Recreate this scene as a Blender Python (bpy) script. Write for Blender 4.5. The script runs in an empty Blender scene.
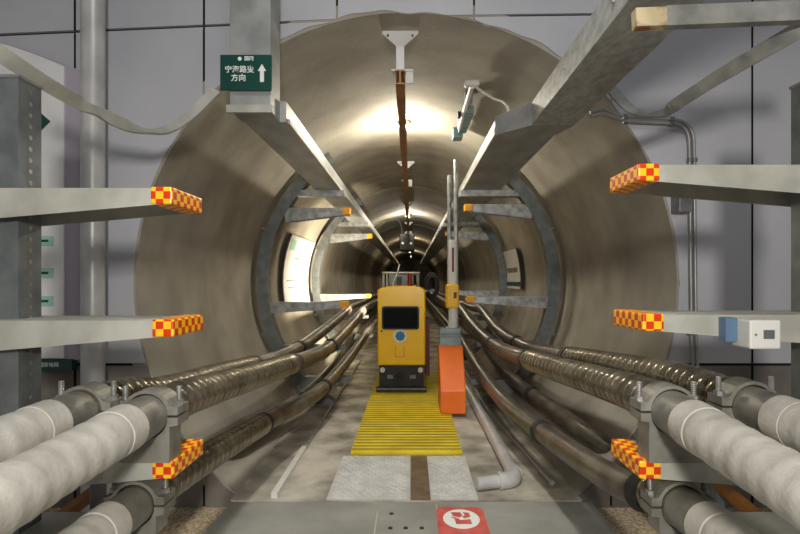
import bpy, bmesh, math, random
from mathutils import Vector, Matrix
random.seed(7)
scene = bpy.context.scene
COL = scene.collection
PI = math.pi

# ------------------------------------------------------------------ camera
F, CX, CY = 500.0, 411.0, 280.0          # focal length in pixels, vanishing point of the tunnel
cd = bpy.data.cameras.new('camera'); cam = bpy.data.objects.new('camera', cd); COL.objects.link(cam)
cam.location = (0, 0, 0); cam.rotation_euler = (PI/2, 0, 0)
cd.sensor_width = 36; cd.lens = F/800*36
cd.shift_x = -(CX-400)/800; cd.shift_y = (CY-267)/800
cd.clip_start = 0.02
scene.camera = cam

# ------------------------------------------------------------------ world, lights, exposure
w = bpy.data.worlds.new('world'); scene.world = w; w.use_nodes = True
w.node_tree.nodes['Background'].inputs[0].default_value = (.9, .95, 1, 1)
w.node_tree.nodes['Background'].inputs[1].default_value = 0.02
vs = scene.view_settings
vs.view_transform = 'Standard'; vs.look = 'None'; vs.gamma = 1; vs.use_curve_mapping = False
vs.exposure = 0.22
def light(name, kind, loc, energy, color, size=.3, size_y=None, aim=None, spot=None, parent=None):
    l = bpy.data.lights.new(name, kind); l.energy = energy; l.color = color
    if kind == 'AREA':
        l.size = size
        if size_y: l.shape = 'RECTANGLE'; l.size_y = size_y
    else: l.shadow_soft_size = size
    if spot: l.spot_size = math.radians(spot); l.spot_blend = .5
    o = bpy.data.objects.new(name, l); COL.objects.link(o); o.location = loc
    if aim is not None:
        o.rotation_euler = (Vector(aim)-Vector(loc)).to_track_quat('-Z', 'Y').to_euler()
    if parent: o.parent = parent
    return o
light('work_light', 'AREA', (.12, -1.3, .55), 74, (1, .96, .89), .26, aim=(0, 3.2, -.1))
light('shaft_ceiling_light', 'AREA', (.0, .2, 3.3), 26, (.97, .98, 1.0), 1.6, .5, aim=(0, .7, 0))
l = light('shaft_spot_light', 'SPOT', (-.1, .9, 3.2), 330, (1, .97, .92), .12, aim=(0, 3.3, -1.4), spot=46)
WARM = (1, .80, .54)

# ------------------------------------------------------------------ materials
def s(r, g, b):
    f = lambda c: (c/255/12.92) if c/255 <= .04045 else ((c/255+.055)/1.055)**2.4
    return (f(r), f(g), f(b), 1)
def mat(name, c1, c2=None, rough=.6, metal=0, scale=4, bump=0, bscale=40, stretch=(1, 1, 1), detail=6, lo=.35, hi=.65, rough2=None, emit=None):
    m = bpy.data.materials.new(name); m.use_nodes = True
    nt = m.node_tree; b = nt.nodes['Principled BSDF']; L = nt.links
    b.inputs['Roughness'].default_value = rough; b.inputs['Metallic'].default_value = metal
    b.inputs['Base Color'].default_value = c1
    tc = nt.nodes.new('ShaderNodeTexCoord'); mp = nt.nodes.new('ShaderNodeMapping')
    mp.inputs['Scale'].default_value = stretch; L.new(tc.outputs['Object'], mp.inputs['Vector'])
    if c2:
        n = nt.nodes.new('ShaderNodeTexNoise'); n.inputs['Scale'].default_value = scale; n.inputs['Detail'].default_value = detail
        L.new(mp.outputs[0], n.inputs['Vector'])
        r = nt.nodes.new('ShaderNodeValToRGB'); r.color_ramp.elements[0].position = lo; r.color_ramp.elements[1].position = hi
        r.color_ramp.elements[0].color = c1; r.color_ramp.elements[1].color = c2
        L.new(n.outputs['Fac'], r.inputs[0]); L.new(r.outputs[0], b.inputs['Base Color'])
        if rough2 is not None:
            mr = nt.nodes.new('ShaderNodeMapRange'); mr.inputs[3].default_value = rough; mr.inputs[4].default_value = rough2
            L.new(n.outputs['Fac'], mr.inputs[0]); L.new(mr.outputs[0], b.inputs['Roughness'])
    if bump:
        n2 = nt.nodes.new('ShaderNodeTexNoise'); n2.inputs['Scale'].default_value = bscale; n2.inputs['Detail'].default_value = 5
        L.new(mp.outputs[0], n2.inputs['Vector'])
        bp = nt.nodes.new('ShaderNodeBump'); bp.inputs['Strength'].default_value = bump; bp.inputs['Distance'].default_value = .01
        L.new(n2.outputs['Fac'], bp.inputs['Height']); L.new(bp.outputs[0], b.inputs['Normal'])
    if emit:
        b.inputs['Emission Color'].default_value = emit[0]; b.inputs['Emission Strength'].default_value = emit[1]
    return m
M = {}
M['concrete'] = mat('concrete', s(142, 136, 124), s(170, 164, 150), .85, 0, 1.7, .3, 26, (1, 1.3, 1), 9)
M['floor_conc'] = mat('floor_conc', s(126, 120, 106), s(204, 198, 182), .8, 0, 3.4, .6, 22, detail=9)
M['panel'] = mat('panel', s(176, 177, 184), s(192, 193, 198), .55, 0, .9, .05, 20)
M['panel_low'] = mat('panel_low', s(104, 99, 93), s(128, 122, 114), .8, 0, 2.5, .2, 30)  # darker, browner tone for the bottom row of wall panels
M['joint'] = mat('joint', s(26, 26, 30), None, .8)
M['galv'] = mat('galv', s(140, 143, 145), s(186, 188, 188), .5, .55, 14, .08, 60, detail=8, rough2=.35)
M['galv_dull'] = mat('galv_dull', s(126, 128, 126), s(164, 164, 158), .62, .35, 10, .1, 50, detail=8)
M['galv_dark'] = mat('galv_dark', s(108, 113, 115), s(128, 133, 134), .5, .5, 12, .08, 50)
M['tray'] = mat('tray', s(150, 152, 152), s(178, 180, 178), .5, .45, 7, .06, 40, (1, .4, 1))
M['tray_scuffed'] = mat('tray_scuffed', s(152, 155, 152), s(184, 186, 183), .48, .35, 30, .2, 60, (1, .5, 1), 10)
M['arm'] = mat('arm', s(170, 170, 160), s(192, 192, 182), .6, .25, 8, .05, 40)
M['bolt'] = mat('bolt', s(150, 150, 146), s(190, 190, 186), .4, .7, 30)
M['sleeve'] = mat('sleeve', s(190, 186, 176), s(218, 214, 204), .8, 0, 9, .2, 60)
M['sheath'] = mat('sheath', s(116, 110, 93), s(156, 148, 129), .25, .75, 9, .05, 60)
M['jacket'] = mat('jacket', s(70, 64, 56), s(110, 103, 91), .34, .3, 8, .05, 40)
M['clampm'] = mat('clampm', s(128, 126, 117), s(158, 155, 146), .5, .45, 12, .1, 50)
M['black'] = mat('black', s(20, 20, 21), s(34, 33, 32), .5, 0, 10)
M['rubber'] = mat('rubber', s(28, 27, 27), s(46, 44, 42), .75, 0, 16)
M['plate'] = mat('plate', s(140, 141, 134), s(166, 166, 158), .55, .15, 3, .06, 40, detail=9)
M['tread'] = mat('tread', s(200, 199, 194), s(222, 221, 216), .45, .2, 9, .05, 40)
M['yellow_frp'] = mat('yellow_frp', s(214, 186, 22), s(238, 214, 44), .5, 0, 5, .08, 60)
M['car'] = mat('car', s(255, 200, 0), s(255, 206, 4), .28, 0, 3)
M['glass'] = mat('glass', s(12, 14, 13), None, .08)
M['white'] = mat('white', s(232, 232, 230), s(222, 222, 222), .5, 0, 6)
M['off_white'] = mat('off_white', s(214, 212, 206), s(226, 224, 218), .55, 0, 6)
M['lilac'] = mat('lilac', s(170, 163, 176), None, .6)
M['green'] = mat('green', s(8, 66, 56), s(10, 74, 62), .4, 0, 4)
M['mint'] = mat('mint', s(160, 205, 186), None, .6)
M['white_ink'] = mat('white_ink', s(240, 244, 240), None, .5)
M['red_mat'] = mat('red_mat', s(196, 74, 66), s(216, 104, 92), .55, 0, 14)
M['orange'] = mat('orange', s(240, 110, 30), s(246, 126, 44), .4, 0, 4)
M['blue_grey'] = mat('blue_grey', s(110, 136, 140), s(140, 160, 160), .45, .2, 6)
M['box_yellow'] = mat('box_yellow', s(246, 190, 8), None, .4)
M['red'] = mat('red', s(120, 22, 18), None, .5)
M['maroon'] = mat('maroon', s(88, 22, 26), None, .5)
M['emblem_blue'] = mat('emblem_blue', s(30, 120, 160), None, .5)
M['tip_yellow'] = mat('tip_yellow', s(248, 182, 40), s(240, 150, 20), .5, 0, 60)
M['brown_iron'] = mat('brown_iron', s(150, 96, 28), s(118, 70, 22), .6, 0, 9)
M['rust'] = mat('rust', s(196, 182, 146), s(130, 80, 48), .7, .1, 12, lo=.52, hi=.66)
M['pit'] = mat('pit', s(128, 108, 82), s(206, 190, 160), .8, 0, 60, .3, 60)
M['rail'] = mat('rail', s(150, 104, 66), s(176, 134, 92), .45, .4, 9)
M['conduit'] = mat('conduit', s(150, 148, 146), s(176, 174, 170), .4, .5, 6)
M['pvc'] = mat('pvc', s(180, 180, 178), s(204, 204, 202), .35, .2, 5)
M['blue'] = mat('blue', s(90, 118, 150), None, .5)
M['diffuser'] = mat('diffuser', s(250, 240, 220), None, .5, emit=((1, .84, .6, 1), 9))
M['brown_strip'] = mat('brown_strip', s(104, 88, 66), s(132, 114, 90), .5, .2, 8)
M['bundle'] = mat('bundle', s(76, 76, 58), s(108, 104, 82), .6, 0, 7)

def checker(name, ca, cb, size, off=(.31, .37, .41)):
    m = bpy.data.materials.new(name); m.use_nodes = True; nt = m.node_tree; b = nt.nodes['Principled BSDF']
    tc = nt.nodes.new('ShaderNodeTexCoord'); mp = nt.nodes.new('ShaderNodeMapping'); ck = nt.nodes.new('ShaderNodeTexChecker')
    mp.inputs['Location'].default_value = off; mp.inputs['Scale'].default_value = (1/size,)*3
    ck.inputs['Scale'].default_value = 1; ck.inputs[1].default_value = ca; ck.inputs[2].default_value = cb
    nt.links.new(tc.outputs['Object'], mp.inputs[0]); nt.links.new(mp.outputs[0], ck.inputs[0]); nt.links.new(ck.outputs[0], b.inputs['Base Color'])
    b.inputs['Roughness'].default_value = .35
    return m
M['tape'] = checker('tape', s(255, 196, 36), s(214, 56, 8), .026)

# ------------------------------------------------------------------ helpers
def P(px, py, D): return Vector(((px-CX)*D/F, D, (CY-py)*D/F))     # a measured photo point at an assumed real distance
class MB:
    def __init__(self): self.v = []; self.f = []; self.smooth = False
    def add(self, vs, fs):
        k = len(self.v); self.v += [tuple(v) for v in vs]; self.f += [tuple(i+k for i in f) for f in fs]; return self
    def box(self, x0, x1, y0, y1, z0, z1, rot=None, piv=None):
        vs = [Vector((x, y, z)) for z in (z0, z1) for y in (y0, y1) for x in (x0, x1)]
        if rot is not None:
            p = Vector(piv) if piv is not None else Vector(((x0+x1)/2, (y0+y1)/2, (z0+z1)/2))
            vs = [rot @ (v-p) + p for v in vs]
        return self.add(vs, [(0, 2, 3, 1), (4, 5, 7, 6), (0, 1, 5, 4), (2, 6, 7, 3), (0, 4, 6, 2), (1, 3, 7, 5)])
    def prism(self, poly, a, b, axis='y'):
        """poly: 2-D outline; extruded from a to b along axis. y: (x,z); x: (y,z); z: (x,y)"""
        n = len(poly)
        def mk(p, t): return {'y': (p[0], t, p[1]), 'x': (t, p[0], p[1]), 'z': (p[0], p[1], t)}[axis]
        vs = [mk(p, a) for p in poly]+[mk(p, b) for p in poly]
        return self.add(vs, [tuple(range(n)), tuple(range(2*n-1, n-1, -1))]+[(i, i+n, (i+1) % n+n, (i+1) % n) for i in range(n)])
    def tube(self, pts, rad, n=16, cap=True, r0=None):
        pts = [Vector(p) for p in pts]; N = len(pts)
        T = [(pts[min(i+1, N-1)]-pts[max(i-1, 0)]).normalized() for i in range(N)]
        u = T[0].orthogonal().normalized()
        if abs(T[0].z) < .9: u = (Vector((0, 0, 1))-T[0]*T[0].z).normalized()
        rows = []
        for i in range(N):
            u = (u-T[i]*u.dot(T[i])).normalized(); v = T[i].cross(u)
            r = rad(i) if callable(rad) else rad
            rows.append([pts[i]+(u*math.cos(2*PI*k/n)+v*math.sin(2*PI*k/n))*r for k in range(n)])
        fs = [(i*n+k, i*n+(k+1) % n, (i+1)*n+(k+1) % n, (i+1)*n+k) for i in range(N-1) for k in range(n)]
        if cap: fs += [tuple(range(n-1, -1, -1)), tuple((N-1)*n+k for k in range(n))]
        self.smooth = True
        return self.add([p for r in rows for p in r], fs)
    def cyl(self, a, b, r, n=16): return self.tube([a, b], r, n)
    def arcband(self, cx, cz, r0, r1, y0, y1, t0, t1, n=40):
        vs = []
        for i in range(n+1):
            t = t0+(t1-t0)*i/n; c, q = math.cos(t), math.sin(t)
            vs += [(cx+r*c, y, cz+r*q) for r in (r0, r1) for y in (y0, y1)]
        fs = []
        for i in range(n):
            k = 4*i; fs += [(k, k+1, k+5, k+4), (k+2, k+6, k+7, k+3), (k, k+4, k+6, k+2), (k+1, k+3, k+7, k+5)]
        fs += [(0, 2, 3, 1), (4*n, 4*n+1, 4*n+3, 4*n+2)]
        return self.add(vs, fs)
    def build(self, name, m, parent=None, bevel=0, seg=2, loc=None):
        me = bpy.data.meshes.new(name); me.from_pydata(self.v, [], self.f); me.update()
        bm = bmesh.new(); bm.from_mesh(me); bmesh.ops.recalc_face_normals(bm, faces=bm.faces); bm.to_mesh(me); bm.free()
        me.materials.append(M[m])
        if self.smooth:
            me.shade_smooth(); me.set_sharp_from_angle(angle=math.radians(40))
        o = bpy.data.objects.new(name, me); COL.objects.link(o)
        if loc is not None: o.location = loc
        if parent:
            o.parent = parent
        if bevel:
            bv = o.modifiers.new('bevel', 'BEVEL'); bv.width = bevel; bv.segments = seg; bv.limit_method = 'ANGLE'
        return o
def tag(o, label=None, cat=None, group=None, kind=None):
    if label: o['label'] = label
    if cat: o['category'] = cat
    if group: o['group'] = group
    if kind: o['kind'] = kind
    return o
def thing(name, label, cat, group=None, loc=(0, 0, 0)):
    o = bpy.data.objects.new(name, None); COL.objects.link(o); o.location = loc; o.empty_display_size = .1
    return tag(o, label, cat, group)
def settle(t):
    """put a thing's origin at the base of its parts without moving the parts"""
    bpy.context.view_layer.update()
    pts = []
    for c in t.children:
        if c.type == 'MESH': pts += [Vector(p) for p in c.bound_box]
    lo = Vector([min(p[i] for p in pts) for i in range(3)]); hi = Vector([max(p[i] for p in pts) for i in range(3)])
    base = Vector(((lo.x+hi.x)/2, (lo.y+hi.y)/2, lo.z)); t.location = base
    for c in t.children: c.matrix_parent_inverse = Matrix.Translation(-base)
def copy_tree(o, parent=None):
    c = o.copy(); COL.objects.link(c); c.parent = parent
    for ch in o.children: copy_tree(ch, c)
    return c
def spline(pts, step):
    pts = [Vector(p) for p in pts]; Q = [2*pts[0]-pts[1]]+pts+[2*pts[-1]-pts[-2]]; dense = []
    for i in range(1, len(Q)-2):
        a, b, c, d = Q[i-1:i+3]
        for k in range(24):
            t = k/24
            dense.append(.5*((2*b)+(c-a)*t+(2*a-5*b+4*c-d)*t*t+(3*b-a-3*c+d)*t**3))
    dense.append(pts[-1]); out = [dense[0]]; acc = 0
    for a, b in zip(dense, dense[1:]):
        l = (b-a).length
        while acc+l >= step:
            r = (step-acc)/l; a = a+(b-a)*r; out.append(a); l = (b-a).length; acc = 0
        acc += l
    if (out[-1]-dense[-1]).length > step*.3: out.append(dense[-1])
    return out

# ------------------------------------------------------------------ the setting
R, AX, AZ = 1.75, -.03, -.02              # tunnel radius and axis
YW = 3.23                                 # face of the shaft wall
FZ = -1.38                                # walkway level
PZ = -1.47                                # pit level
YE = 40.0                                 # tunnel end
def ztop(x): return 1.70+(.044 if x < 0 else .0135)*x
def rim(t): return R+.012+.010*math.sin(7*t+1)+.008*math.sin(19*t+.4)+.006*math.sin(43*t)
def wall_piece(x0, x1, zb, zt, y0, y1, rr):
    """a wall slab from x0 to x1 between the lines zb(x) and zt(x), less the round opening"""
    mb = MB(); xs = {x0, x1}
    for i in range(181):
        t = PI*i/180; x = AX+rr(t)*math.cos(t)
        if x0 < x < x1: xs.add(x)
    k = x0
    while k < x1: xs.add(k); k += .15
    xs = sorted(xs)
    def ivs(x):
        lo, hi = zb(x), zt(x); d = (x-AX)/(R+.012)
        if abs(d) >= 1: return ((lo, AZ), (AZ, hi)) if lo < AZ < hi else (((lo, hi), None) if hi <= AZ else (None, (lo, hi)))
        t = math.acos(d); u = AZ+rr(t)*math.sin(t); l = AZ-rr(-t)*math.sin(t)
        return ((lo, min(l, hi)) if lo < l else None, (max(u, lo), hi) if hi > u else None)
    for a, b in zip(xs, xs[1:]):
        if b-a < 1e-5: continue
        A, B = ivs(a+1e-6), ivs(b-1e-6)
        for q in (0, 1):
            if A[q] is None and B[q] is None: continue
            fb = A[q] or B[q]
            p = A[q] or ((B[q][0],)*2 if q == 0 else (B[q][1],)*2); r = B[q] or ((A[q][0],)*2 if q == 0 else (A[q][1],)*2)
            mb.add([(a, y0, p[0]), (b, y0, r[0]), (b, y0, r[1]), (a, y0, p[1]), (a, y1, p[0]), (b, y1, r[0]), (b, y1, r[1]), (a, y1, p[1])],
                   [(0, 1, 2, 3), (7, 6, 5, 4), (0, 4, 5, 1), (3, 2, 6, 7)])
    return mb
plain = lambda t: R+.03
mb = wall_piece(-3.2, 3.2, lambda x: PZ, lambda x: 3.5, YW+.02, YW+.22, plain)
wall = tag(mb.build('wall_back', 'joint'), kind='structure')
xs = [-3.2, -2.17, -1.337, -.478, .407, 1.292, 2.203, 3.2]
g = .009
for i in range(7):
    rows = [(lambda x: PZ, lambda x: -.555), (lambda x: -.537, lambda x: ztop(x)-g), (lambda x: ztop(x)+g, lambda x: 3.5)]
    for ri, (zb, zt) in enumerate(rows):
        m2 = wall_piece(xs[i]+g*.8, xs[i+1]-g*.8, zb, zt, YW-.004*random.random(), YW+.021, rim)
        if m2.v: m2.build('panel', 'panel' if ri else 'panel_low', wall)
# plaster ring between the panels and the tunnel mouth
mb = MB(); mb.arcband(AX, AZ, R, R+.10, YW+.006, YW+.05, 0, 2*PI, 160)
mb.build('mouth_ring', 'concrete', wall)
# side walls, rear wall, ceiling and pit floor of the shaft
tag(MB().box(-3.4, -3.2, -2.8, YW+.02, PZ, 3.5).build('wall_left', 'panel'), kind='structure')
tag(MB().box(3.2, 3.4, -2.8, YW+.02, PZ, 3.5).build('wall_right', 'panel'), kind='structure')
tag(MB().box(-3.4, 3.4, -3.0, -2.8, PZ, 3.5).build('wall_rear', 'panel'), kind='structure')
tag(MB().box(-3.4, 3.4, -3.0, YW+.22, 3.5, 3.7).build('ceiling', 'panel'), kind='structure')
tag(MB().box(-3.4, 3.4, -3.0, YW+.03, PZ-.1, PZ).build('floor', 'pit'), kind='structure')
# tunnel lining: precast rings with open joints
tun = bpy.data.objects.new('wall_tunnel', None); COL.objects.link(tun); tag(tun, kind='structure')
edges = [YW+.03, 6.45, 9.3, 12.4, 15.6, 18.8, 22, 25.2, 28.4, 31.6, 34.8, YE]
for i, (a, b) in enumerate(zip(edges, edges[1:])):
    dr = [0, .012, 0, .014, .004][i % 5]
    MB().arcband(AX, AZ, R+dr, R+.18, a+.006, b-.006, 0, 2*PI, 120).build('lining_ring', 'concrete', tun)
    if i: MB().arcband(AX, AZ, R+.035, R+.17, a-.007, a+.007, 0, 2*PI, 90).build('joint_seal', 'joint', tun)
for o in tun.children:
    o.data.shade_smooth(); o.data.set_sharp_from_angle(angle=math.radians(40))
tag(MB().box(-2, 2, YE, YE+.2, -2, 2).build('wall_tunnel_end', 'concrete'), kind='structure')
# concrete walkway in the tunnel
hw = math.sqrt(R*R-(FZ-AZ)**2)
arc = [(AX+R*math.cos(t), AZ+R*math.sin(t)) for t in [(-PI/2-math.acos(abs(FZ-AZ)/R))+2*math.acos(abs(FZ-AZ)/R)*k/16 for k in range(17)]]
fl = tag(MB().prism(arc, YW-.10, YE, 'y').build('floor_tunnel', 'floor_conc'), kind='structure')
# shaft platform: a deck of steel plates on a concrete plinth
plat = tag(MB().box(-1.10, 1.10, -2.8, YW-.105, PZ, FZ-.012).build('floor_platform', 'floor_conc'), kind='structure')
for x0, x1 in ((-1.12, -.206), (-.196, .150), (.160, 1.12)):
    for y0, y1 in ((-2.0, .6), (.604, YW-.12)):
        p = MB().box(x0, x1, y0, y1, FZ-.012, FZ).build('deck_plate', 'plate', plat)
for x in (-.115, -.03, .06):
    for y in (2.78, 2.95):
        if x > -.1 and y > 2.9: continue
        MB().cyl((x, y, FZ), (x, y, FZ+.004), .013, 12).build('deck_bolt', 'black', plat)

# ------------------------------------------------------------------ walkway coverings
FRP = thing('grating_walkway', 'yellow slatted walkway grating on the tunnel floor before the rail car', 'walkway')
GX0, GX1 = -.475, .405
y = 3.93
while y < 7.3:
    MB().box(GX0, GX1, y, y+.048, FZ+.004, FZ+.034).build('slat', 'yellow_frp', FRP, .004, 1); y += .076
MB().box(GX0+.004, GX1-.004, 3.932, 7.29, FZ+.012, FZ+.0295).build('gap_shade', 'rubber', FRP)  # dark sheet standing in for the shade between the slats
for x in (GX0+.03, -.04, GX1-.06):
    MB().box(x, x+.03, 3.93, 7.3, FZ, FZ+.012).build('bearer', 'yellow_frp', FRP)
settle(FRP)
for lab, x0, x1 in (('bright tread plate in front of the yellow grating, left piece beside the bare concrete', -.53, -.004), ('bright tread plate in front of the yellow grating, right piece by the red floor sign', .124, .42)):
    TP = thing('tread_plate', lab, 'plate', 'tread plates')
    MB().box(x0, x1, YW-.10, 3.90, FZ, FZ+.010).build('plate', 'tread', TP)
    mb = MB(); k = 0
    y = YW-.08
    while y < 3.88:
        x = x0+.03+(.025 if k % 2 else 0)
        while x < x1-.03:
            mb.add([(x-.020, y, FZ+.010), (x, y-.009, FZ+.010), (x+.020, y, FZ+.010), (x, y+.009, FZ+.010), (x-.012, y, FZ+.017), (x+.012, y, FZ+.017)], [(0, 1, 5, 4), (1, 2, 5), (2, 3, 4, 5), (3, 0, 4)])
            x += .05
        y += .034; k += 1
    tag(mb.build('stud_pattern', 'tread', TP), kind='stuff')
    settle(TP)
tag(MB().box(-.003, .123, YW-.10, 3.90, FZ, FZ+.006).build('centre_strip', 'brown_strip'), 'dark brown strip on the floor between the two bright tread plates', 'strip')  # plain dark brown strip filling the gap between the plates
# edge angles along the walkway
a = MB().prism([(-.885, FZ), (-.845, FZ), (-.845, FZ+.035), (-.885, FZ+.035)], 3.16, 4.05).build('edge_angle', 'off_white')
tag(a, 'short pale steel edge angle lying on the left side of the walkway', 'angle iron')
a = MB().prism([(-.87, FZ), (-.85, FZ), (-.85, FZ+.022), (-.87, FZ+.022)], 4.07, 9).build('edge_angle', 'galv')
tag(a, 'long thin steel edge strip along the left side of the walkway', 'angle iron')
a = MB().tube([(.945, 3.35, FZ+.02), (.80, 5.2, FZ+.02), (.80, 8.5, FZ+.02)], .02, 12).build('floor_pipe', 'conduit')
tag(a, 'thin grey pipe along the right edge of the walkway', 'pipe')
# drain pipe with elbow
dp = thing('drain_pipe', 'fat grey drain pipe with an elbow on the floor right of the tread plate', 'pipe')
r = .048; z = FZ+r
dpx = .085
MB().tube([(.62+dpx, 3.5, z), (.59+dpx, 8.0, z)], r, 20).build('pipe_run', 'pvc', dp)
MB().tube([(.62+dpx-.115*(1-math.cos(t))-.004, 3.43-.115*math.sin(t), z) for t in [PI/2*k/10 for k in range(11)]], r+.006, 20).build('elbow', 'pvc', dp)
MB().tube([(.51+dpx, 3.315, z), (.43, 3.27, z)], r-.006, 20).build('outlet', 'pvc', dp)
for (q1, q2) in (((.622+dpx, 3.44, z), (.620+dpx, 3.475, z)), ((.515+dpx, 3.316, z), (.49+dpx, 3.312, z))):
    MB().cyl(q1, q2, r+.011, 20).build('coupling', 'pvc', dp)
settle(dp)
# red floor sign with a white disc
sg = thing('floor_sign', 'red floor sign with a white disc and red figure on the platform', 'sign')
sx, sy = .29, 2.86
rr = [(sx-.14, 2.42), (sx+.14, 2.42)]+[(sx+.14-.05+.05*math.cos(t), 3.03-.05+.05*math.sin(t)) for t in [PI/2*k/6 for k in range(7)]]+[(sx-.14+.05+.05*math.cos(t), 3.03-.05+.05*math.sin(t)) for t in [PI/2+PI/2*k/6 for k in range(7)]]
MB().prism(rr, FZ, FZ+.004, 'z').build('mat', 'red_mat', sg)
MB().prism([(sx+.105*math.cos(2*PI*k/40), sy+.02+.115*math.sin(2*PI*k/40)) for k in range(40)], FZ+.004, FZ+.006, 'z').build('disc', 'white_ink', sg)
for poly in ([(-.055, .075), (.0, .075), (.01, .035), (-.01, .01), (-.045, .03)], [(.015, .075), (.05, .07), (.055, .02), (.02, .0), (.005, .02), (.025, .04)],
             [(-.04, -.005), (-.005, -.02), (.05, -.01), (.055, -.065), (-.035, -.065)], [(-.06, .02), (-.045, .02), (-.01, -.01), (-.02, -.02)]):
    MB().prism([(sx+px, sy+.02+py) for px, py in poly], FZ+.006, FZ+.0075, 'z').build('figure', 'red_mat', sg)
settle(sg)

# ------------------------------------------------------------------ shaft cable racks
def channel_arm(name, par, x_root, x_tip, ytop, y0, y1, h0, h1, m='arm', t=.007):
    """inverted channel, taper from root height h0 to tip height h1, open below"""
    a = MB()
    a.box(min(x_root, x_tip), max(x_root, x_tip), y0, y1, ytop-t, ytop)
    for ya in (y0, y1-t):
        a.prism([(x_root, ytop-t), (x_tip, ytop-t), (x_tip, ytop-h1), (x_root, ytop-h0)], ya, ya+t)
    return a.build(name, m, par)
def tip(par, x_tip, sgn, ytop, y0, y1, h, ln=.07, m='tape', name='tip_tape'):
    b = MB(); e = .004
    xa = x_tip-sgn*ln
    b.box(min(xa, x_tip+sgn*e), max(xa, x_tip+sgn*e), y0-e, y1+e, ytop-h-e, ytop+e)
    return b.build(name, m, par, .006, 2)
def rack(sgn, xp0, xp1, x_tips, tops, label):
    t = thing('cable_rack', label, 'rack', 'shaft cable racks')
    x0, x1 = sorted((sgn*xp0, sgn*xp1)); zt = .715; yf, yb = 1.765, 1.875
    mb = MB(); mb.box(x0, x1, yf, yf+.006, PZ, zt); mb.box(x0, x0+.006, yf+.006, yb, PZ, zt); mb.box(x1-.006, x1, yf+.006, yb, PZ, zt)
    mb.build('post', 'galv_dark', t)
    xb = sgn*(xp0-.0015); ym = yf+.055
    hb = MB(); z = PZ+.06
    while z < zt-.03:
        hb.add([(xb, ym+.009*math.cos(2*PI*k/8), z+.009*math.sin(2*PI*k/8)) for k in range(8)], [tuple(range(8))]); z += .041
    tag(hb.build('hole_row', 'bolt', t), kind='stuff')
    MB().box(x0-.03, x1+.03, yf-.03, yb+.03, PZ, PZ+.012).build('foot_plate', 'galv_dark', t)
    MB().box(x0-.004, x1+.004, yf-.004, yb+.004, zt, zt+.01).build('top_plate', 'galv_dull', t)
    for x_tip, zt_ in zip(x_tips, tops):
        arm = channel_arm('arm', t, sgn*1.55, sgn*x_tip, zt_, 1.70, 1.94, .115, .052)
        if zt_ > -.8: tp = tip(arm, sgn*x_tip, sgn*-1, zt_, 1.70, 1.94, .052)
    settle(t); return t
rack(-1, 1.386, 1.51, (.815, .81, .81, .96), (.313, -.138, -.62, -.90), 'steel cable rack with chequered arm tips on the left of the shaft')
rack(1, 1.425, 1.56, (.775, .79, .78, .94), (.392, -.118, -.62, -.90), 'steel cable rack with chequered arm tips on the right of the shaft')
# top bars and grounding straps
def flatbar(name, pts, wdt, th, m, label, cat):
    pts = spline(pts, .03); mb = MB(); up = Vector((0, 0, 1))
    rows = []
    for i, p in enumerate(pts):
        T = (pts[min(i+1, len(pts)-1)]-pts[max(i-1, 0)]).normalized(); n = T.cross(Vector((0, 1, 0))).normalized(); dpt = T.cross(n).normalized()
        rows += [p+n*wdt/2-dpt*th/2, p+n*wdt/2+dpt*th/2, p-n*wdt/2+dpt*th/2, p-n*wdt/2-dpt*th/2]
    fs = [(4*i+k, 4*i+(k+1) % 4, 4*i+4+(k+1) % 4, 4*i+4+k) for i in range(len(pts)-1) for k in range(4)]
    fs += [(0, 1, 2, 3), (4*len(pts)-1, 4*len(pts)-2, 4*len(pts)-3, 4*len(pts)-4)]
    mb.add(rows, fs); mb.smooth = True
    return tag(mb.build(name, m), label, cat)
flatbar('grounding_strap', [P(-25, 38, 1.72), P(0, 54, 1.75), P(60, 92, 2.0), P(108, 117, 2.3), P(138, 129, 2.5), P(163, 131, 2.7), P(188, 117, 2.85), P(216, 90, 2.95)], .058, .012, 'arm', 'bent flat steel strap sagging from the left rack towards the green sign', 'strap')
flatbar('grounding_strap', [P(830, 12, 1.72), P(795, 32, 1.78), P(720, 76, 2.1), P(684, 99, 2.3), P(658, 114, 2.5), P(632, 110, 2.7), P(610, 88, 2.85), P(600, 76, 2.9)], .058, .012, 'galv_dull', 'bent flat steel strap sagging from the right rack under the trunking', 'strap')
tb = thing('rack_top_bar', 'galvanised bar with a rusty bare end high on the right', 'bar')
rt = Matrix.Rotation(-math.radians(2.3), 3, 'Y')
MB().box(.87, 1.6, 1.70, 1.735, .862, .93, rt, (.76, 1.7, .9)).build('bar', 'galv_dull', tb)
MB().box(.765, .87, 1.698, 1.735, .862, .925, rt, (.76, 1.7, .9)).build('bar_end', 'rust', tb)
settle(tb)
# right-hand small meter box on the middle arm
jb = thing('junction_box', 'small white box with a grey window strapped to the right middle rack arm', 'box')
MB().box(1.085, 1.185, 1.60, 1.695, -.222, -.128).build('housing', 'off_white', jb, .006)
MB().box(1.128, 1.162, 1.597, 1.602, -.188, -.16).build('window', 'galv_dark', jb)
MB().box(1.045, 1.083, 1.66, 1.697, -.205, -.125).build('strap', 'blue', jb)
MB().cyl((1.103, 1.601, -.175), (1.103, 1.597, -.175), .004, 8).build('screw', 'bolt', jb)
settle(jb)

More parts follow.
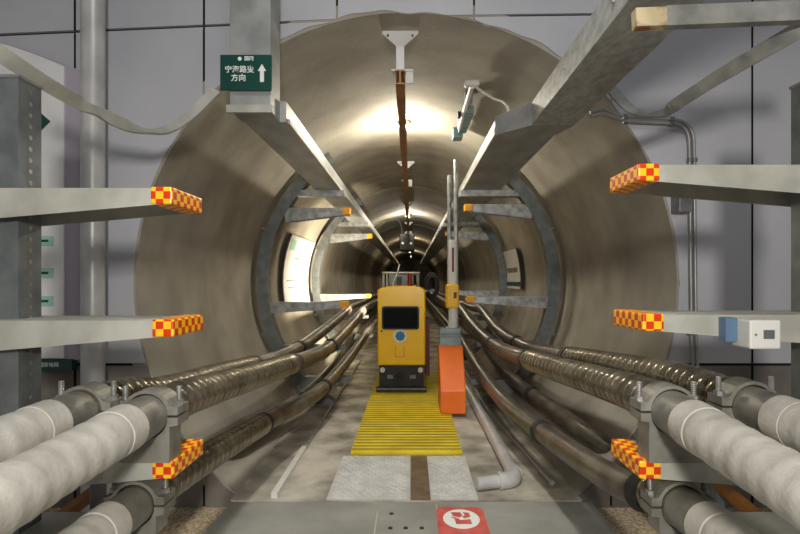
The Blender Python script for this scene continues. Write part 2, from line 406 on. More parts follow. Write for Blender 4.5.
# ------------------------------------------------------------------ power cables
def cable(label, pts, r, y_sleeve, y_corr, group, far='jacket'):
    t = thing('power_cable', label, 'cable', group)
    path = spline(pts, .00625)
    ia = next((i for i, p in enumerate(path) if p.y > y_sleeve), 0); ib = next((i for i, p in enumerate(path) if p.y > y_corr), len(path)-1)
    if ia > 4:
        sp = path[:ia+1][::2]
        MB().tube(sp, lambda i: r*1.05+.0011*math.sin(i*2*PI/5.5)+.001*math.sin(i*.21), 28).build('sleeve', 'sleeve', t)
        e = path[max(ia-14, 0):ia+1]
        MB().tube([e[0], e[len(e)//2], e[-1]], r*1.10, 28).build('sleeve_collar', 'sleeve', t, .004)
        n = path[ia:ia+22]
        MB().tube(n[::3], lambda i: r*(1.06-.006*i), 28).build('taper_collar', 'clampm', t)
    cp = path[ia+(18 if ia > 4 else 0):ib+1]
    if len(cp) > 4:
        MB().tube(cp, lambda i: r*.90+.013*abs(math.sin(i*PI/11)), 24).build('corrugated_sheath', 'sheath', t)
    fp = path[ib:][::16]
    if fp[-1] != path[-1]: fp.append(path[-1])
    MB().tube(fp, r*.93, 20).build('smooth_jacket', far, t)
    i0 = ib
    if y_sleeve: MB().tube(path[i0-5:i0+6:5], r*1.06, 24).build('band', 'rubber', t)
    k = next((i for i, p in enumerate(path) if p.y > y_corr+1.3), None)
    if k: MB().tube(path[k-5:k+6:5], r*1.05, 24).build('band', 'rubber', t)
    settle(t); return t
def far(x, z, dz=.05):
    return [(x, 8.9, z), (x, 12, z-dz*.3), (x, 15, z), (x, 20, z-dz), (x, 26, z), (x, 36, z)]
CG = 'power cables in the tunnel'
cable('white-sleeved cable on the left lower rack arm, outer one by the shaft wall',
      [(-1.09, -.9, -.46), (-1.10, .8, -.45), (-1.11, 1.8, -.44), P(160, 392, 2.3), P(220, 374, 3.1), P(285, 355, 4.5), P(317, 335.5, 5.8), P(347, 311, 7.6)]+far(-1.13, -.50)[0:], .066, 1.53, 3.7, CG)
cable('white-sleeved cable on the left lower rack arm, inner one nearest the walkway',
      [(-.87, -.9, -.50), (-.885, .8, -.482), (-.895, 1.8, -.46), P(215, 388, 2.35), P(270, 371, 3.2), P(322, 352, 4.6), P(345, 332, 6.0), P(362, 312, 8.0)]+far(-.86, -.52), .069, 1.56, 3.7, CG)
cable('lowest left cable with a white end beneath the chequered arm tip',
      [(-.98, -.9, -.76), (-.98, 1.0, -.785), (-.975, 1.75, -.795), P(196, 464, 2.3), P(262, 424, 3.3), P(318, 392, 4.4), P(346, 362, 5.8), P(366, 334, 8.0)]+far(-.72, -.86), .066, 1.62, 3.3, CG)
cable('dark lower left cable half hidden behind its neighbours along the tunnel wall',
      [(-1.40, 3.34, -1.22), P(235, 440, 3.55), P(268, 420, 4.1), P(314, 388, 5.0), P(340, 358, 6.0), P(353, 331, 8.0)]+far(-.98, -.86), .066, 0, 3.345, CG)
cable('white-sleeved cable on the right lower rack arm, inner one nearest the walkway',
      [(.845, -.9, -.50), (.86, .8, -.476), (.885, 1.8, -.445), P(600, 382, 2.4), P(542, 364, 3.3), P(497, 347, 4.7), P(474, 326, 6.2), P(459, 306, 8.2)]+far(.80, -.50), .070, 1.56, 3.6, CG)
cable('white-sleeved cable on the right lower rack arm, outer one by the shaft wall',
      [(1.12, -.9, -.45), (1.13, .8, -.44), (1.15, 1.8, -.425), P(668, 376, 2.3), P(600, 362, 3.1), P(530, 348, 4.5), P(500, 331, 5.7), P(481, 309, 7.6)]+far(1.12, -.50), .067, 1.54, 3.6, CG)
cable('lowest right cable with a white end beneath the chequered arm tip',
      [(.96, -.9, -.76), (.96, 1.0, -.79), (.955, 1.75, -.80), P(618, 482, 2.15), P(545, 434, 3.2), P(502, 399, 4.2), P(476, 364, 5.8), P(462, 340, 7.8)]+far(.74, -.86), .07, 1.62, 1.95, CG)
cable('dark lower right cable half hidden behind its neighbours along the tunnel wall',
      [(1.38, 3.34, -1.16), P(585, 432, 3.55), P(552, 408, 4.2), P(505, 372, 5.6), P(482, 342, 7.6)]+far(1.0, -.86), .066, 0, 3.345, CG)
# dark bundles further in, behind the rail car
def clamp(x, y, z, r, label, zb, d=.085):
    c = thing('cable_clamp', label, 'clamp', 'cable clamps')
    W = r+.006; V = r+.034; n = 14
    lo = [(x-W, zb), (x-W, z-.036), (x-V, z-.032), (x-V, z-.005)]+[(x-r*math.cos(PI*k/n), z-.005-r*math.sin(PI*k/n)) for k in range(n+1)]+[(x+V, z-.005), (x+V, z-.032), (x+W, z-.036), (x+W, zb)]
    MB().prism(lo, y-d/2, y+d/2).build('saddle', 'clampm', c)
    up = [(x-V, z+.003), (x-V, z+.03), (x-r-.012, z+.032)]+[(x-(r+.014)*math.cos(PI*k/n), z+(r+.014)*math.sin(PI*k/n)) for k in range(2, n-1)]+[(x+r+.012, z+.032), (x+V, z+.03), (x+V, z+.003), (x+r, z+.003)]+[(x+r*math.cos(PI*k/n), z+.003+r*math.sin(PI*k/n)) for k in range(1, n)]+[(x-r, z+.003)]
    MB().prism(up, y-d/2, y+d/2).build('cap', 'clampm', c)
    for sx in (-1, 1):
        q = x+sx*(r+.020)
        b = MB(); b.cyl((q, y, z+.03), (q, y, z+.045), .016, 6); b.tube([(q, y, z+.045+i*.0035) for i in range(15)], lambda i: .0095 if i % 2 else .0075, 10); b.build('bolt', 'bolt', c)
    settle(c)
clamp(-1.11, 1.715, -.44, .070, 'aluminium clamp holding the outer left cable on the rack', -.618)
clamp(-.895, 1.73, -.46, .073, 'aluminium clamp holding the inner left cable beside the chequered tip', -.618)
clamp(-.975, 1.80, -.794, .072, 'aluminium clamp on the lowest left cable below the chequered tip', -.898)
clamp(.884, 1.73, -.445, .074, 'aluminium clamp holding the inner right cable beside the chequered tip', -.618)
clamp(1.149, 1.72, -.425, .071, 'aluminium clamp holding the outer right cable on the rack', -.618)
clamp(.956, 1.80, -.799, .076, 'aluminium clamp on the lowest right cable below the chequered tip', -.898)

# ------------------------------------------------------------------ trunking
tr = thing('cable_trunking', 'grey steel trunking dropping down the wall and running along the left tunnel crown', 'trunking')
MB().box(-1.07, -.83, 2.95, 3.17, 1.0, 3.5).build('riser', 'tray', tr, .004)
MB().box(-1.085, -.815, 2.935, 2.965, .985, 1.03).build('end_flange', 'arm', tr)
mb = MB(); mb.box(-1.055, -.79, 3.17, 34, 1.0, 1.008); mb.box(-1.055, -1.047, 3.17, 34, 1.008, 1.125); mb.box(-.798, -.79, 3.17, 34, 1.008, 1.125); mb.box(-1.055, -.79, 3.17, 34, 1.125, 1.131)
mb.box(-1.055, -.79, 3.165, 3.171, 1.0, 1.131)
mb.build('channel', 'tray', tr)
MB().box(-.789, -.776, 3.2, 34, 1.0, 1.03).build('bottom_lip', 'arm', tr)
settle(tr)
tr = thing('cable_trunking', 'large scuffed steel trunking entering the tunnel crown from the upper right', 'trunking')
MB().box(.77, 1.045, -.6, 3.20, .99, 1.135).build('wide_channel', 'tray_scuffed', tr, .004)
MB().add([(.77, 3.20, .99), (1.045, 3.20, .99), (1.045, 3.20, 1.135), (.77, 3.20, 1.135), (.58, 3.45, 1.0), (1.0, 3.45, 1.0), (1.0, 3.45, 1.13), (.58, 3.45, 1.13)],
         [(0, 1, 2, 3), (7, 6, 5, 4), (0, 4, 5, 1), (1, 5, 6, 2), (2, 6, 7, 3), (3, 7, 4, 0)]).build('reducer', 'tray', tr)
MB().box(.59, .99, 3.45, 34, 1.0, 1.12).build('channel', 'tray', tr)
MB().box(.574, .589, 3.45, 34, 1.0, 1.05).build('bottom_lip', 'arm', tr)
for (q, yy) in ((.769, 1.9), (.769, 2.5)):
    MB().cyl((q, yy, 1.06), (q-.008, yy, 1.06), .01, 8).build('bolt', 'bolt', tr)
settle(tr)

# ------------------------------------------------------------------ green direction sign
def text(body, size, x, z, y, m, parent, name, bold=0):
    cu = bpy.data.curves.new(name, 'FONT'); cu.body = body; cu.size = size; cu.extrude = .0012; cu.align_x = 'CENTER'; cu.align_y = 'CENTER'; cu.offset = bold
    tmp = bpy.data.objects.new(name, cu); COL.objects.link(tmp); bpy.context.view_layer.update()
    me = bpy.data.meshes.new_from_object(tmp.evaluated_get(bpy.context.evaluated_depsgraph_get()))
    bpy.data.objects.remove(tmp)
    o = bpy.data.objects.new(name, me); COL.objects.link(o); me.materials.clear(); me.materials.append(M[m])
    me.transform(Matrix.Translation((x, y, z)) @ Matrix.Rotation(PI/2, 4, 'X')); o.parent = parent
    return o
gs = thing('direction_sign', 'dark green sign with white Chinese lettering and an upward arrow', 'sign')
YS = 2.92; k = YS/F
GX = lambda px: (px-CX)*k
GZ = lambda py: (CY-py)*k
MB().box(GX(220), GX(271.5), YS, YS+.014, GZ(90), GZ(54.5)).build('board', 'green', gs, .003)
text('宁海路变', 7.4*k, GX(239.5), GZ(69.8), YS-.001, 'white_ink', gs, 'lettering', .0006)
text('方向', 7.6*k, GX(238.5), GZ(78.2), YS-.001, 'white_ink', gs, 'lettering', .0006)
text('国网', 4.8*k, GX(249), GZ(58.8), YS-.001, 'white_ink', gs, 'lettering', .0004)
MB().prism([(GX(239.8)+2*k*math.cos(2*PI*i/12), GZ(58.8)+2*k*math.sin(2*PI*i/12)) for i in range(12)], YS-.002, YS).build('logo', 'white_ink', gs)
ax = GX(262)
MB().prism([(ax-2*k, GZ(82)), (ax+2*k, GZ(82)), (ax+2*k, GZ(71)), (ax+4.2*k, GZ(71)), (ax, GZ(64)), (ax-4.2*k, GZ(71)), (ax-2*k, GZ(71))], YS-.002, YS).build('arrow', 'white_ink', gs)
settle(gs)

# ------------------------------------------------------------------ left wall: downpipe, notice board
pp = thing('wall_pipe', 'grey vertical pipe standing before the left shaft wall', 'pipe')
x = (93-CX)*3.08/F
MB().cyl((x, 3.08, PZ), (x, 3.08, 3.5), .066, 24).build('pipe', 'pvc', pp)
for z in (2.3, -1.0):
    MB().cyl((x, 3.08, z), (x, 3.08, z+.05), .073, 24).build('coupling', 'pvc', pp)
    MB().box(x-.02, x+.02, 3.14, YW-.004, z, z+.05).build('bracket', 'galv', pp)
settle(pp)
nb = thing('notice_board', 'white notice board with green headings and an arched top on the left wall', 'board')
YB = 3.15; q = YB/F
X_ = lambda px: (px-CX)*q
Z_ = lambda py: (CY-py)*q
top = [(X_(86), Z_(360)), (X_(86), Z_(73))]+[(X_(86+(-40-86)*t), Z_(73-34*math.sin(t*PI/2))) for t in [i/10 for i in range(1, 11)]]+[(X_(-40), Z_(360))]
MB().prism(top, YB, YB+.03).build('side_panel', 'lilac', nb)
top = [(X_(65), Z_(358)), (X_(65), Z_(67))]+[(X_(65+(-40-65)*t), Z_(67-28*math.sin(t*PI/2))) for t in [i/10 for i in range(1, 11)]]+[(X_(-40), Z_(358))]
MB().prism(top, YB-.012, YB).build('sheet', 'white', nb)
MB().prism([(X_(38), Z_(110)), (X_(52), Z_(122)), (X_(38), Z_(136))], YB-.015, YB-.012).build('arrow_mark', 'green', nb)
for py in (241, 273, 301):
    MB().box(X_(10), X_(55), YB-.015, YB-.012, Z_(py+5), Z_(py-5)).build('heading_strip', 'mint', nb)
    MB().box(X_(42), X_(50), YB-.0165, YB-.015, Z_(py+1.2), Z_(py-1.2)).build('print_mark', 'green', nb)
MB().box(X_(-40), X_(74), YB-.02, YB+.03, Z_(370), Z_(359)).build('footer', 'green', nb)
text('国家电网', 5*q, X_(51), Z_(364.5), YB-.021, 'white_ink', nb, 'lettering')
settle(nb)
# ------------------------------------------------------------------ right wall: conduits and box
for lab, off in (('thin conduit bending down the right shaft wall, nearer the tunnel mouth', 0), ('thin conduit bending down the right shaft wall, farther from the tunnel mouth', 1)):
    cp = thing('wall_conduit', lab, 'conduit', 'wall conduits')
    d = off*4.5
    pts = [P(590, 117-d, 3.19), P(603, 114-d*1.0, 3.19), P(612, 117-d, 3.19), P(626, 121-d, 3.19), P(650, 122.5-d, 3.19), P(672, 123.5-d, 3.19), P(682+d*.5, 126-d*.7, 3.19), P(688+d, 134-d*.3, 3.19), P(689.5+d, 150, 3.19), P(690+d, 200, 3.19), P(691+d, 290, 3.19), P(692+d, 352, 3.19), P(694+d, 372, 3.19), P(698+d, 395, 3.19)]
    MB().tube(spline(pts, .03), .0105, 10).build('tube', 'conduit', cp)
    for px, py in ((625, 121), (672, 123.5)):
        c = P(px, py-d, 3.19); MB().cyl(c-Vector((.012, 0, 0)), c+Vector((.012, 0, 0)), .017, 10).build('saddle', 'galv_dark', cp)
    for py in (160, 333):
        c = P(690+d, py, 3.19); MB().cyl(c-Vector((0, 0, .012)), c+Vector((0, 0, .012)), .017, 10).build('saddle', 'galv_dark', cp)
    settle(cp)
wb = thing('wall_box', 'small steel bracket box beside the conduits under the right upper arm', 'box')
a = P(676, 195, 3.16); b = P(688, 213, 3.16)
MB().box(a.x, b.x, 3.12, YW-.003, b.z, a.z).build('body', 'galv_dark', wb, .006)
MB().box(a.x-.03, b.x+.005, 3.10, 3.125, a.z-.02, a.z+.012).build('lid', 'galv', wb)
settle(wb)

# ------------------------------------------------------------------ centre rail with hangers
rl = thing('ceiling_rail', 'inspection rail hung on white brackets along the crown of the tunnel', 'rail')
xr = -.075; zr = 1.34
yr = 3.42
mb = MB(); mb.box(xr-.032, xr+.032, yr, 34, zr, zr+.01); mb.box(xr-.006, xr+.006, yr, 34, zr+.01, zr+.09); mb.box(xr-.032, xr+.032, yr, 34, zr+.09, zr+.10)
mb.build('rail', 'rail', rl)
yy = 3.47
while yy < 33:
    h = MB(); zc = AZ+math.sqrt(R*R-(xr+.12-AX)**2)-.004
    h.prism([(xr-.125, zc), (xr+.125, zc), (xr+.125, zc-.02), (xr+.028, zc-.105), (xr+.028, zr+.10), (xr-.028, zr+.10), (xr-.028, zc-.105), (xr-.125, zc-.02)], yy-.012, yy)
    hg = h.build('hanger', 'white', rl)
    MB().box(xr-.06, xr+.09, yy-.03, yy+.03, zr+.10, zr+.112).build('clip', 'white', hg)
    MB().box(xr+.04, xr+.09, yy-.015, yy, zr+.02, zr+.10).build('clip_plate', 'off_white', hg)
    for sx in (-.085, .085): MB().cyl((xr+sx, yy-.018, zc-.035), (xr+sx, yy-.012, zc-.035), .009, 8).build('bolt', 'galv_dark', hg)
    yy += 3.8
settle(rl)
# linear tube fitting on the crown, right of the rail
tl = thing('tube_fitting', 'white tube fitting with a round end on the crown right of the rail', 'lamp')
p0 = P(472, 86, 4.02); p1 = P(457, 136, 5.35)
ceil_z = lambda x: AZ+math.sqrt(R*R-(x-AX)**2)
d = (p1-p0).normalized()
MB().cyl(p0, p0+d*1.05, .022, 16).build('tube', 'white', tl)
MB().box(p0.x-.06, p0.x+.06, p0.y-.03, p0.y+.05, p0.z-.005, p0.z+.045).build('end_cap', 'off_white', tl, .018, 3)
for f in (.35, 1.0):
    c = p0+d*f
    MB().box(c.x-.02, c.x+.045, c.y-.03, c.y+.03, c.z-.01, ceil_z(c.x)-.004).build('clamp', 'blue_grey', tl)
c = p0+d*.75
MB().box(c.x+.0, c.x+.085, c.y-.2, c.y+.45, c.z-.02, c.z+.05).build('ballast', 'blue_grey', tl, .005)
MB().box(c.x-.055, c.x-.025, c.y-.12, c.y-.06, c.z-.03, c.z+.02).build('knob', 'black', tl)
MB().box(c.x-.05, c.x+.05, c.y+.45, c.y+.6, c.z-.06, c.z+.05).build('end_box', 'blue_grey', tl, .005)
MB().tube(spline([p0+Vector((.02, 0, 0)), P(482, 91, 3.95), P(493, 98, 3.8), P(503, 102, 3.65), P(508, 108, 3.5), (.68, 3.5, 1.13)], .03), .009, 8).build('flex', 'off_white', tl)
settle(tl)

# ------------------------------------------------------------------ tunnel ribs (curved brackets)
def rib(sgn, y, first, label):
    t = thing('cable_bracket', label, 'bracket', 'curved cable brackets in the tunnel')
    cen = PI if sgn < 0 else 0
    MB().arcband(AX, AZ, 1.56, 1.575, y-.06, y+.06, cen-1.02, cen+1.02, 48).build('inner_flange', 'galv_dark', t)
    w1 = MB().arcband(AX, AZ, 1.575, 1.69, y-.06, y-.048, cen-1.02, cen+1.02, 48); w1.arcband(AX, AZ, 1.575, 1.69, y+.048, y+.06, cen-1.02, cen+1.02, 48)
    w1.build('curved_post', 'galv_dark', t)
    for a in (-.9, -.35, .35, .9):
        aa = cen+a; c0 = Vector((AX+1.68*math.cos(aa), y, AZ+1.68*math.sin(aa))); c1 = Vector((AX+1.755*math.cos(aa), y, AZ+1.755*math.sin(aa)))
        MB().cyl(c0, c1, .02, 8).build('anchor', 'bolt', t)
    X = lambda z, rr=1.57: AX+sgn*math.sqrt(rr*rr-(z-AZ)**2)
    # tray support
    x0 = X(.95); xe = -.74 if sgn < 0 else .55
    MB().box(min(x0, xe), max(x0, xe), y-.055, y+.055, .93, .998).build('tray_support', 'galv', t)
    a = channel_arm('arm', t, X(.75), -.68 if sgn < 0 else .60, .80 if sgn < 0 else .84, y-.055, y+.055, .16, .07, 'galv', .006)
    tip(a, -.68 if sgn < 0 else .60, -sgn, .80 if sgn < 0 else .84, y-.055, y+.055, .07, .08, 'tip_yellow', 'tip_cap')
    zm = -.245 if sgn < 0 else -.185
    a = channel_arm('arm', t, X(-.3), sgn*.70 if sgn < 0 else .62, zm, y-.055, y+.055, .13, .06, 'galv', .006)
    tip(a, -.70 if sgn < 0 else .62, -sgn, zm, y-.055, y+.055, .06, .09, 'tip_yellow', 'tip_cap')
    za, zb = ((-.725, -1.075) if sgn < 0 else (-.685, -1.105)) if first else (-.61, -.94)
    for z, xt in ((za, .74), (zb, .66)):
        channel_arm('arm', t, X(z), sgn*xt, z, y-.055, y+.055, .11, .05, 'galv_dark', .006)
    settle(t); return t
ords = ['first', 'second', 'third', 'fourth', 'fifth', 'sixth', 'seventh', 'eighth']
L2 = R2 = None
for i in range(8):
    y = 5.6+3.1*i
    for sgn in (-1, 1):
        side = 'left' if sgn < 0 else 'right'
        lab = 'curved steel bracket with arms on the %s tunnel wall, %s from the mouth' % (side, ords[i])
        if i < 2:
            o = rib(sgn, y, i == 0, lab)
            if i == 1: (L2, R2) = (o, R2) if sgn < 0 else (L2, o)
        else:
            o = copy_tree(L2 if sgn < 0 else R2); o.location.y += 3.1*(i-1); o['label'] = lab
# ------------------------------------------------------------------ tunnel boards
def wall_board(name, label, sgn, y0, y1, z0, z1, cat, rows):
    t = thing(name, label, cat)
    n = 8; rr = R-.03
    zs = [z0+(z1-z0)*k/n for k in range(n+1)]
    xo = [AX+sgn*math.sqrt(rr*rr-(z-AZ)**2) for z in zs]
    poly = [(x, z) for x, z in zip(xo, zs)]+[(x-sgn*.02, z) for x, z in reversed(list(zip(xo, zs)))]
    MB().prism(poly, y0, y1).build('sheet', 'white', t)
    for ya in (y0-.05, y1):
        MB().prism([(p[0]-sgn*.008*(i > n), p[1]) for i, p in enumerate(poly)], ya, ya+.05).build('frame_bar', 'black', t)
    for a, b, z_0, z_1, m in rows:
        q = [(AX+sgn*(math.sqrt(rr*rr-(z-AZ)**2)-.0215), z) for z in (z_0, (z_0+z_1)/2, z_1)]
        MB().prism(q+[(p[0]-sgn*.003, p[1]) for p in reversed(q)], a, b).build('print', m, t)
    settle(t)
wall_board('wall_poster', 'white poster with dark edges on the left tunnel wall between two brackets', -1, 6.75, 8.4, -.42, .62, 'poster',
           [(6.85, 7.15, .42, .56, 'mint'), (7.3, 7.9, .3, .33, 'galv_dull'), (7.3, 7.8, .2, .22, 'galv_dull'), (6.95, 7.5, -.02, .0, 'galv_dull'), (7.0, 7.5, -.12, -.1, 'galv_dull'), (7.75, 7.8, -.35, .1, 'blue_grey')])
wall_board('wall_poster', 'small pale framed poster with a green foot on the right tunnel wall', 1, 7.6, 8.9, -.14, .48, 'poster',
           [(7.6, 8.9, -.10, -.03, 'green'), (7.8, 8.6, .12, .2, 'galv_dull')])

# ------------------------------------------------------------------ rail car
car = thing('rail_car', 'yellow tunnel rail car with a black window on the walkway', 'vehicle')
YC = 6.0; k = YC/F
X_ = lambda px: (px-CX)*k
Z_ = lambda py: (CY-py)*k
x0, x1 = X_(377.5), X_(425.5); xm = (x0+x1)/2; zb = Z_(365.5); zc = Z_(291); 
prof = [(x0, zb), (x1, zb), (x1, zc)]+[(xm+(x1-xm)*math.cos(t)*.985, zc+.065*math.sin(t)**.8) for t in [PI*i/16 for i in range(1, 16)]]+[(x0, zc)]
MB().prism(prof, YC, YC+1.5).build('body', 'car', car, .02, 3)
def rrect(x0, x1, z0, z1, r, n=5):
    out = []
    for cx, cz, a in ((x1-r, z1-r, 0), (x0+r, z1-r, PI/2), (x0+r, z0+r, PI), (x1-r, z0+r, 1.5*PI)):
        out += [(cx+r*math.cos(a+PI/2*i/n), cz+r*math.sin(a+PI/2*i/n)) for i in range(n+1)]
    return out
wf = MB().prism(rrect(X_(381.8), X_(419.2), Z_(329.5), Z_(306.2), .03), YC-.012, YC).build('window_frame', 'black', car)
MB().prism(rrect(X_(383.3), X_(417.7), Z_(328), Z_(307.8), .025), YC-.015, YC-.012).build('pane', 'glass', wf)
MB().prism([(X_(400)+.082*math.cos(2*PI*i/32), Z_(336)+.082*math.sin(2*PI*i/32)) for i in range(32)], YC-.004, YC).build('emblem_ring', 'white', car)
MB().prism([(X_(400.2)+(.052 if i % 2 else .062)*math.cos(2*PI*i/16), Z_(336)+(.052 if i % 2 else .062)*math.sin(2*PI*i/16)) for i in range(16)], YC-.007, YC-.004).build('emblem', 'emblem_blue', car)
ht = MB(); hx0, hx1, hz0, hz1 = X_(395), X_(404.5), Z_(357), Z_(346)
ht.box(hx0, hx0+.008, YC-.004, YC, hz0, hz1); ht.box(hx1-.008, hx1, YC-.004, YC, hz0, hz1); ht.box(hx0, hx1, YC-.004, YC, hz0, hz0+.008)
ht.build('hatch_outline', 'orange', car)
MB().cyl((X_(381.5), YC-.005, Z_(331)), (X_(381.5), YC, Z_(331)), .012, 10).build('lock', 'black', car)
# undercarriage
MB().box(x0+.02, x1-.02, YC+.02, YC+1.45, FZ+.10, zb).build('chassis', 'black', car)
MB().box(x0-.01, x1+.01, YC-.07, YC+.02, FZ+.05, FZ+.10).build('bumper', 'black', car)
MB().box(x0-.0, x1+.0, YC-.078, YC-.070, FZ+.085, FZ+.092).build('bumper_trim', 'galv', car)
for sx in (x0+.07, x1-.07):
    for yy in (YC+.2, YC+1.2):
        wh = MB().cyl((sx-.035, yy, FZ+.145), (sx+.035, yy, FZ+.145), .11, 20).build('wheel', 'rubber', car)
        MB().cyl((sx-.038, yy, FZ+.145), (sx+.038, yy, FZ+.145), .05, 16).build('hub', 'galv_dark', wh)
MB().cyl((xm-.02, YC-.06, FZ+.21), (xm-.02, YC+.05, FZ+.21), .05, 16).build('coupler', 'rubber', car)
MB().box(xm-.17, xm-.10, YC-.02, YC+.03, FZ+.2, FZ+.24).build('tow_lug', 'galv_dark', car)
MB().box(xm+.10, xm+.17, YC-.02, YC+.03, FZ+.2, FZ+.24).build('tow_lug', 'galv_dark', car)
for sx in (x0+.06, x1-.06): MB().cyl((sx, YC-.01, FZ+.30), (sx, YC+.04, FZ+.30), .03, 14).build('lamp', 'off_white', car)
MB().box(x1+.004, x1+.05, YC+.05, YC+1.3, FZ+.22, zb+.55).build('side_guard', 'maroon', car)
MB().box(x0-.02, x0-.002, YC+.25, YC+1.2, zb+.3, zb+.36).build('side_rail', 'galv_dark', car)
# roof gear
rf = MB()
for xx in (x0+.06, x1-.08): rf.cyl((xx, YC+.3, zc+.03), (xx, YC+.3, zc+.22), .012, 8); rf.cyl((xx, YC+1.2, zc+.03), (xx, YC+1.2, zc+.22), .012, 8)
for yy in (YC+.3, YC+1.2): rf.cyl((x0+.04, yy, zc+.22), (x1-.06, yy, zc+.22), .016, 8)
for xx in (x0+.06, x1-.08): rf.cyl((xx, YC+.3, zc+.22), (xx, YC+1.2, zc+.22), .012, 8)
rf.build('roof_frame', 'galv', car)
MB().box(x0+.12, x1-.14, YC+.35, YC+1.1, zc+.062, zc+.20).build('roof_unit', 'galv_dark', car, .01)
MB().box(xm-.06, xm+.0, YC+.15, YC+.28, zc+.062, zc+.17).build('antenna_base', 'black', car)
MB().cyl((xm+.10, YC+.25, zc+.05), (xm+.10, YC+.25, zc+.22), .03, 12).build('beacon', 'red', car)
MB().tube([(xm-.12, YC+.2, zc+.05), (xm-.05, YC+.25, zc+.25), (xm-.03, YC+.28, zc+.33)], .008, 8).build('whip', 'off_white', car)
hc = MB()
for i in range(5): hc.tube([(x1+.10+(.05+.012*i)*math.cos(a), YC+.55+.02*i, zc+.06+(.12+.012*i)*math.sin(a)) for a in [2*PI*k/24 for k in range(25)]], .009, 8, False)
hc.build('hose_coil', 'rubber', car)
MB().box(x1-.02, x1+.14, YC+.56, YC+.60, zc-.02, zc+.0).build('coil_hook', 'galv_dark', car)
settle(car)

# ------------------------------------------------------------------ orange pedestal with twin poles
pd = thing('pole_pedestal', 'orange wedge pedestal with twin poles and a yellow box beside the rail car', 'post')
Yp = 5.0; k = Yp/F
X_ = lambda px: (px-CX)*k
Z_ = lambda py: (CY-py)*k
xa, xb_ = X_(440.5), X_(466)
MB().prism([(Yp, FZ+.036), (Yp, Z_(391)), (Yp+.30, Z_(391)+.42), (Yp+.44, Z_(391)+.42), (Yp+.44, FZ+.036)], xa, xb_, 'x').build('base', 'orange', pd, .012)
MB().box(xa+.01, xb_-.02, Yp+.30, Yp+.46, Z_(391)+.41, Z_(391)+.60).build('upper_panel', 'blue_grey', pd, .008)
MB().box(xa+.02, xb_-.03, Yp+.285, Yp+.30, Z_(391)+.50, Z_(391)+.55).build('dark_band', 'galv_dark', pd)
yp = Yp+.38; k = yp/F
MB().cyl((X_(456), yp, (CY-345)*k), (X_(456), yp, (CY-160)*k), .026, 14).build('pole', 'galv', pd)
MB().cyl((X_(449.5), yp+.02, (CY-300)*k), (X_(449.5), yp+.02, (CY-175)*k), .022, 14).build('pole', 'galv', pd)
MB().cyl((X_(453), yp-.01, (CY-345)*k), (X_(453), yp-.01, (CY-240)*k), .05, 18).build('sleeve', 'off_white', pd)
MB().box(X_(445.5), X_(458.5), yp-.085, yp+.05, (CY-308)*k, (CY-284)*k).build('control_box', 'box_yellow', pd, .02)
MB().box(X_(453), X_(456), yp-.09, yp-.084, (CY-298)*k, (CY-292)*k).build('switch', 'red', pd)
MB().box(X_(451.5), X_(453.5), yp-.064, yp-.05, (CY-272)*k, (CY-248)*k).build('red_label', 'red', pd)
settle(pd)

# ------------------------------------------------------------------ pit ironwork
for sgn, lab in ((-1, 'brown painted angle iron slanting under the left cables'), (1, 'brown painted angle iron slanting under the right cables')):
    a, b = (P(40, 534, 1.95), P(112, 478, 2.35)) if sgn < 0 else (P(786, 540, 1.95), P(718, 484, 2.35))
    d = (b-a).normalized(); u = Vector((0, 0, 1)); sd = d.cross(u).normalized(); u = sd.cross(d)
    mb = MB()
    vs = [p+sd*i*.022+u*j*.02 for p in (a, b) for i, j in ((-1, -1), (1, -1), (1, 1), (-1, 1))]
    mb.add(vs, [(0, 1, 2, 3), (7, 6, 5, 4), (0, 4, 5, 1), (1, 5, 6, 2), (2, 6, 7, 3), (3, 7, 4, 0)])
    bi = thing('angle_iron', lab, 'angle iron')
    mb.build('bar', 'brown_iron', bi)
    for p in (a, b): MB().box(p.x-.02, p.x+.02, p.y-.02, p.y+.02, PZ, p.z).build('stand', 'galv_dark', bi)
    settle(bi)
sp = thing('support_stub', 'short grey steel stub standing under the left lower arm', 'post')
MB().box(-1.30, -1.23, 2.02, 2.10, PZ, -.80).build('stub', 'galv', sp, .004)
MB().box(-1.34, -1.19, 1.98, 2.14, PZ, PZ+.012).build('foot', 'galv', sp)
settle(sp)

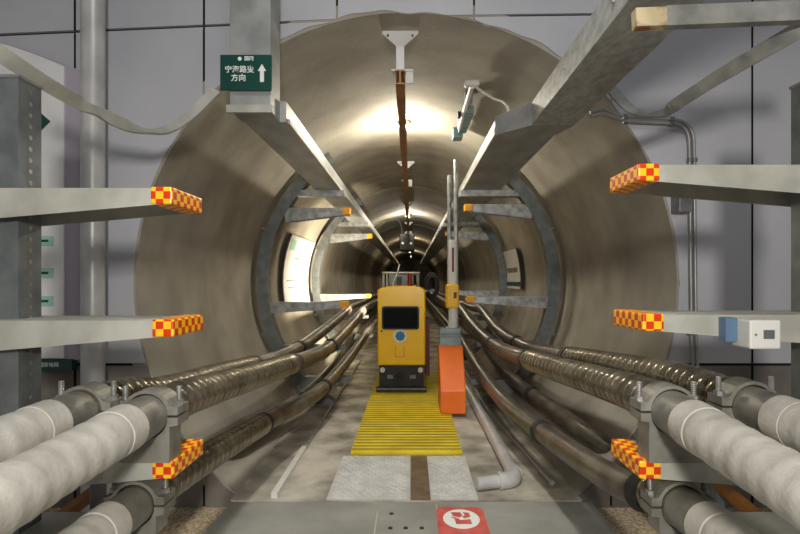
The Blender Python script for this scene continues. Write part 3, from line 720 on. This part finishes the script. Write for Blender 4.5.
# ------------------------------------------------------------------ tunnel lamps
def tlamp(x, y, z, e, label, aim, size=.1, col=WARM, axis='y'):
    t = thing('bulkhead_lamp', label, 'lamp', 'tunnel lamps')
    v = (Vector(aim)-Vector((x, y, z))).normalized(); c = Vector((x, y, z))
    MB().cyl(c-v*.05, c, .07, 20).build('housing', 'off_white', t)
    MB().cyl(c, c+v*.012, .058, 20).build('diffuser', 'diffuser', t)
    l = light('lamp_light', 'POINT', c+v*.10, e, col, .06)
    settle(t); l.parent = t; l.matrix_parent_inverse = Matrix.Translation(-t.location)
tlamp(-.075, 5.45, 1.67, 66, 'round lamp on the tunnel crown above the ceiling rail, nearest the mouth', (-.05, 5.1, -1), col=(1, .92, .76))
tlamp(-.075, 13.0, 1.67, 60, 'round lamp on the tunnel crown, second from the mouth', (-.05, 11.8, 0), col=(1, .9, .72))
tlamp(-.075, 20.5, 1.67, 34, 'round lamp on the tunnel crown, third from the mouth', (-.05, 19.0, 0))
tlamp(-.075, 29.5, 1.67, 40, 'round lamp on the tunnel crown, farthest from the mouth', (-.05, 28.0, 0))  # extra lamp added to lift the black far end
wl = thing('wall_fill_lamp', 'work lamp on a stand hidden behind the yellow rail car', 'lamp')  # unseen lamp, added to brighten the left tunnel wall
MB().cyl((-.12, 7.85, FZ), (-.12, 7.85, -.35), .015, 10).build('pole', 'galv_dark', wl)
for a in (0, 2.09, 4.19): MB().cyl((-.12, 7.85, FZ+.35), (-.12+.2*math.cos(a), 7.85+.2*math.sin(a), FZ+.036), .01, 8).build('leg', 'galv_dark', wl)
MB().box(-.19, -.10, 7.75, 7.95, -.36, -.22).build('head', 'black', wl, .01)
MB().box(-.196, -.19, 7.77, 7.93, -.345, -.235).build('lens', 'diffuser', wl)
settle(wl)
l = light('wall_fill_light', 'AREA', (-.21, 7.85, -.29), 85, (1, .86, .63), .16, aim=(-1.75, 8.5, -.05), parent=wl); l.matrix_parent_inverse = Matrix.Translation(-wl.location); l.data.spread = math.radians(130)
# ------------------------------------------------------------------ inspection robot on the rail
rb = thing('rail_robot', 'small dark inspection robot hanging from the ceiling rail deep in the tunnel', 'robot')
MB().box(-.32, .10, 13.6, 14.3, .80, 1.26).build('body', 'black', rb, .03)
MB().box(-.16, .01, 13.8, 14.1, 1.26, 1.338).build('trolley', 'galv_dark', rb)
for x in (-.22, .0): MB().cyl((x, 13.57, 1.0), (x, 13.6, 1.0), .035, 14).build('eye', 'off_white', rb)
MB().tube(spline([(-.25, 13.7, 1.26), (-.28, 13.6, 1.5), (-.4, 13.4, 1.62), (-.7, 13.1, 1.52), (-.98, 12.9, 1.3), (-1.0, 12.9, 1.14)], .08), .014, 8).build('lead', 'rubber', rb)
settle(rb)
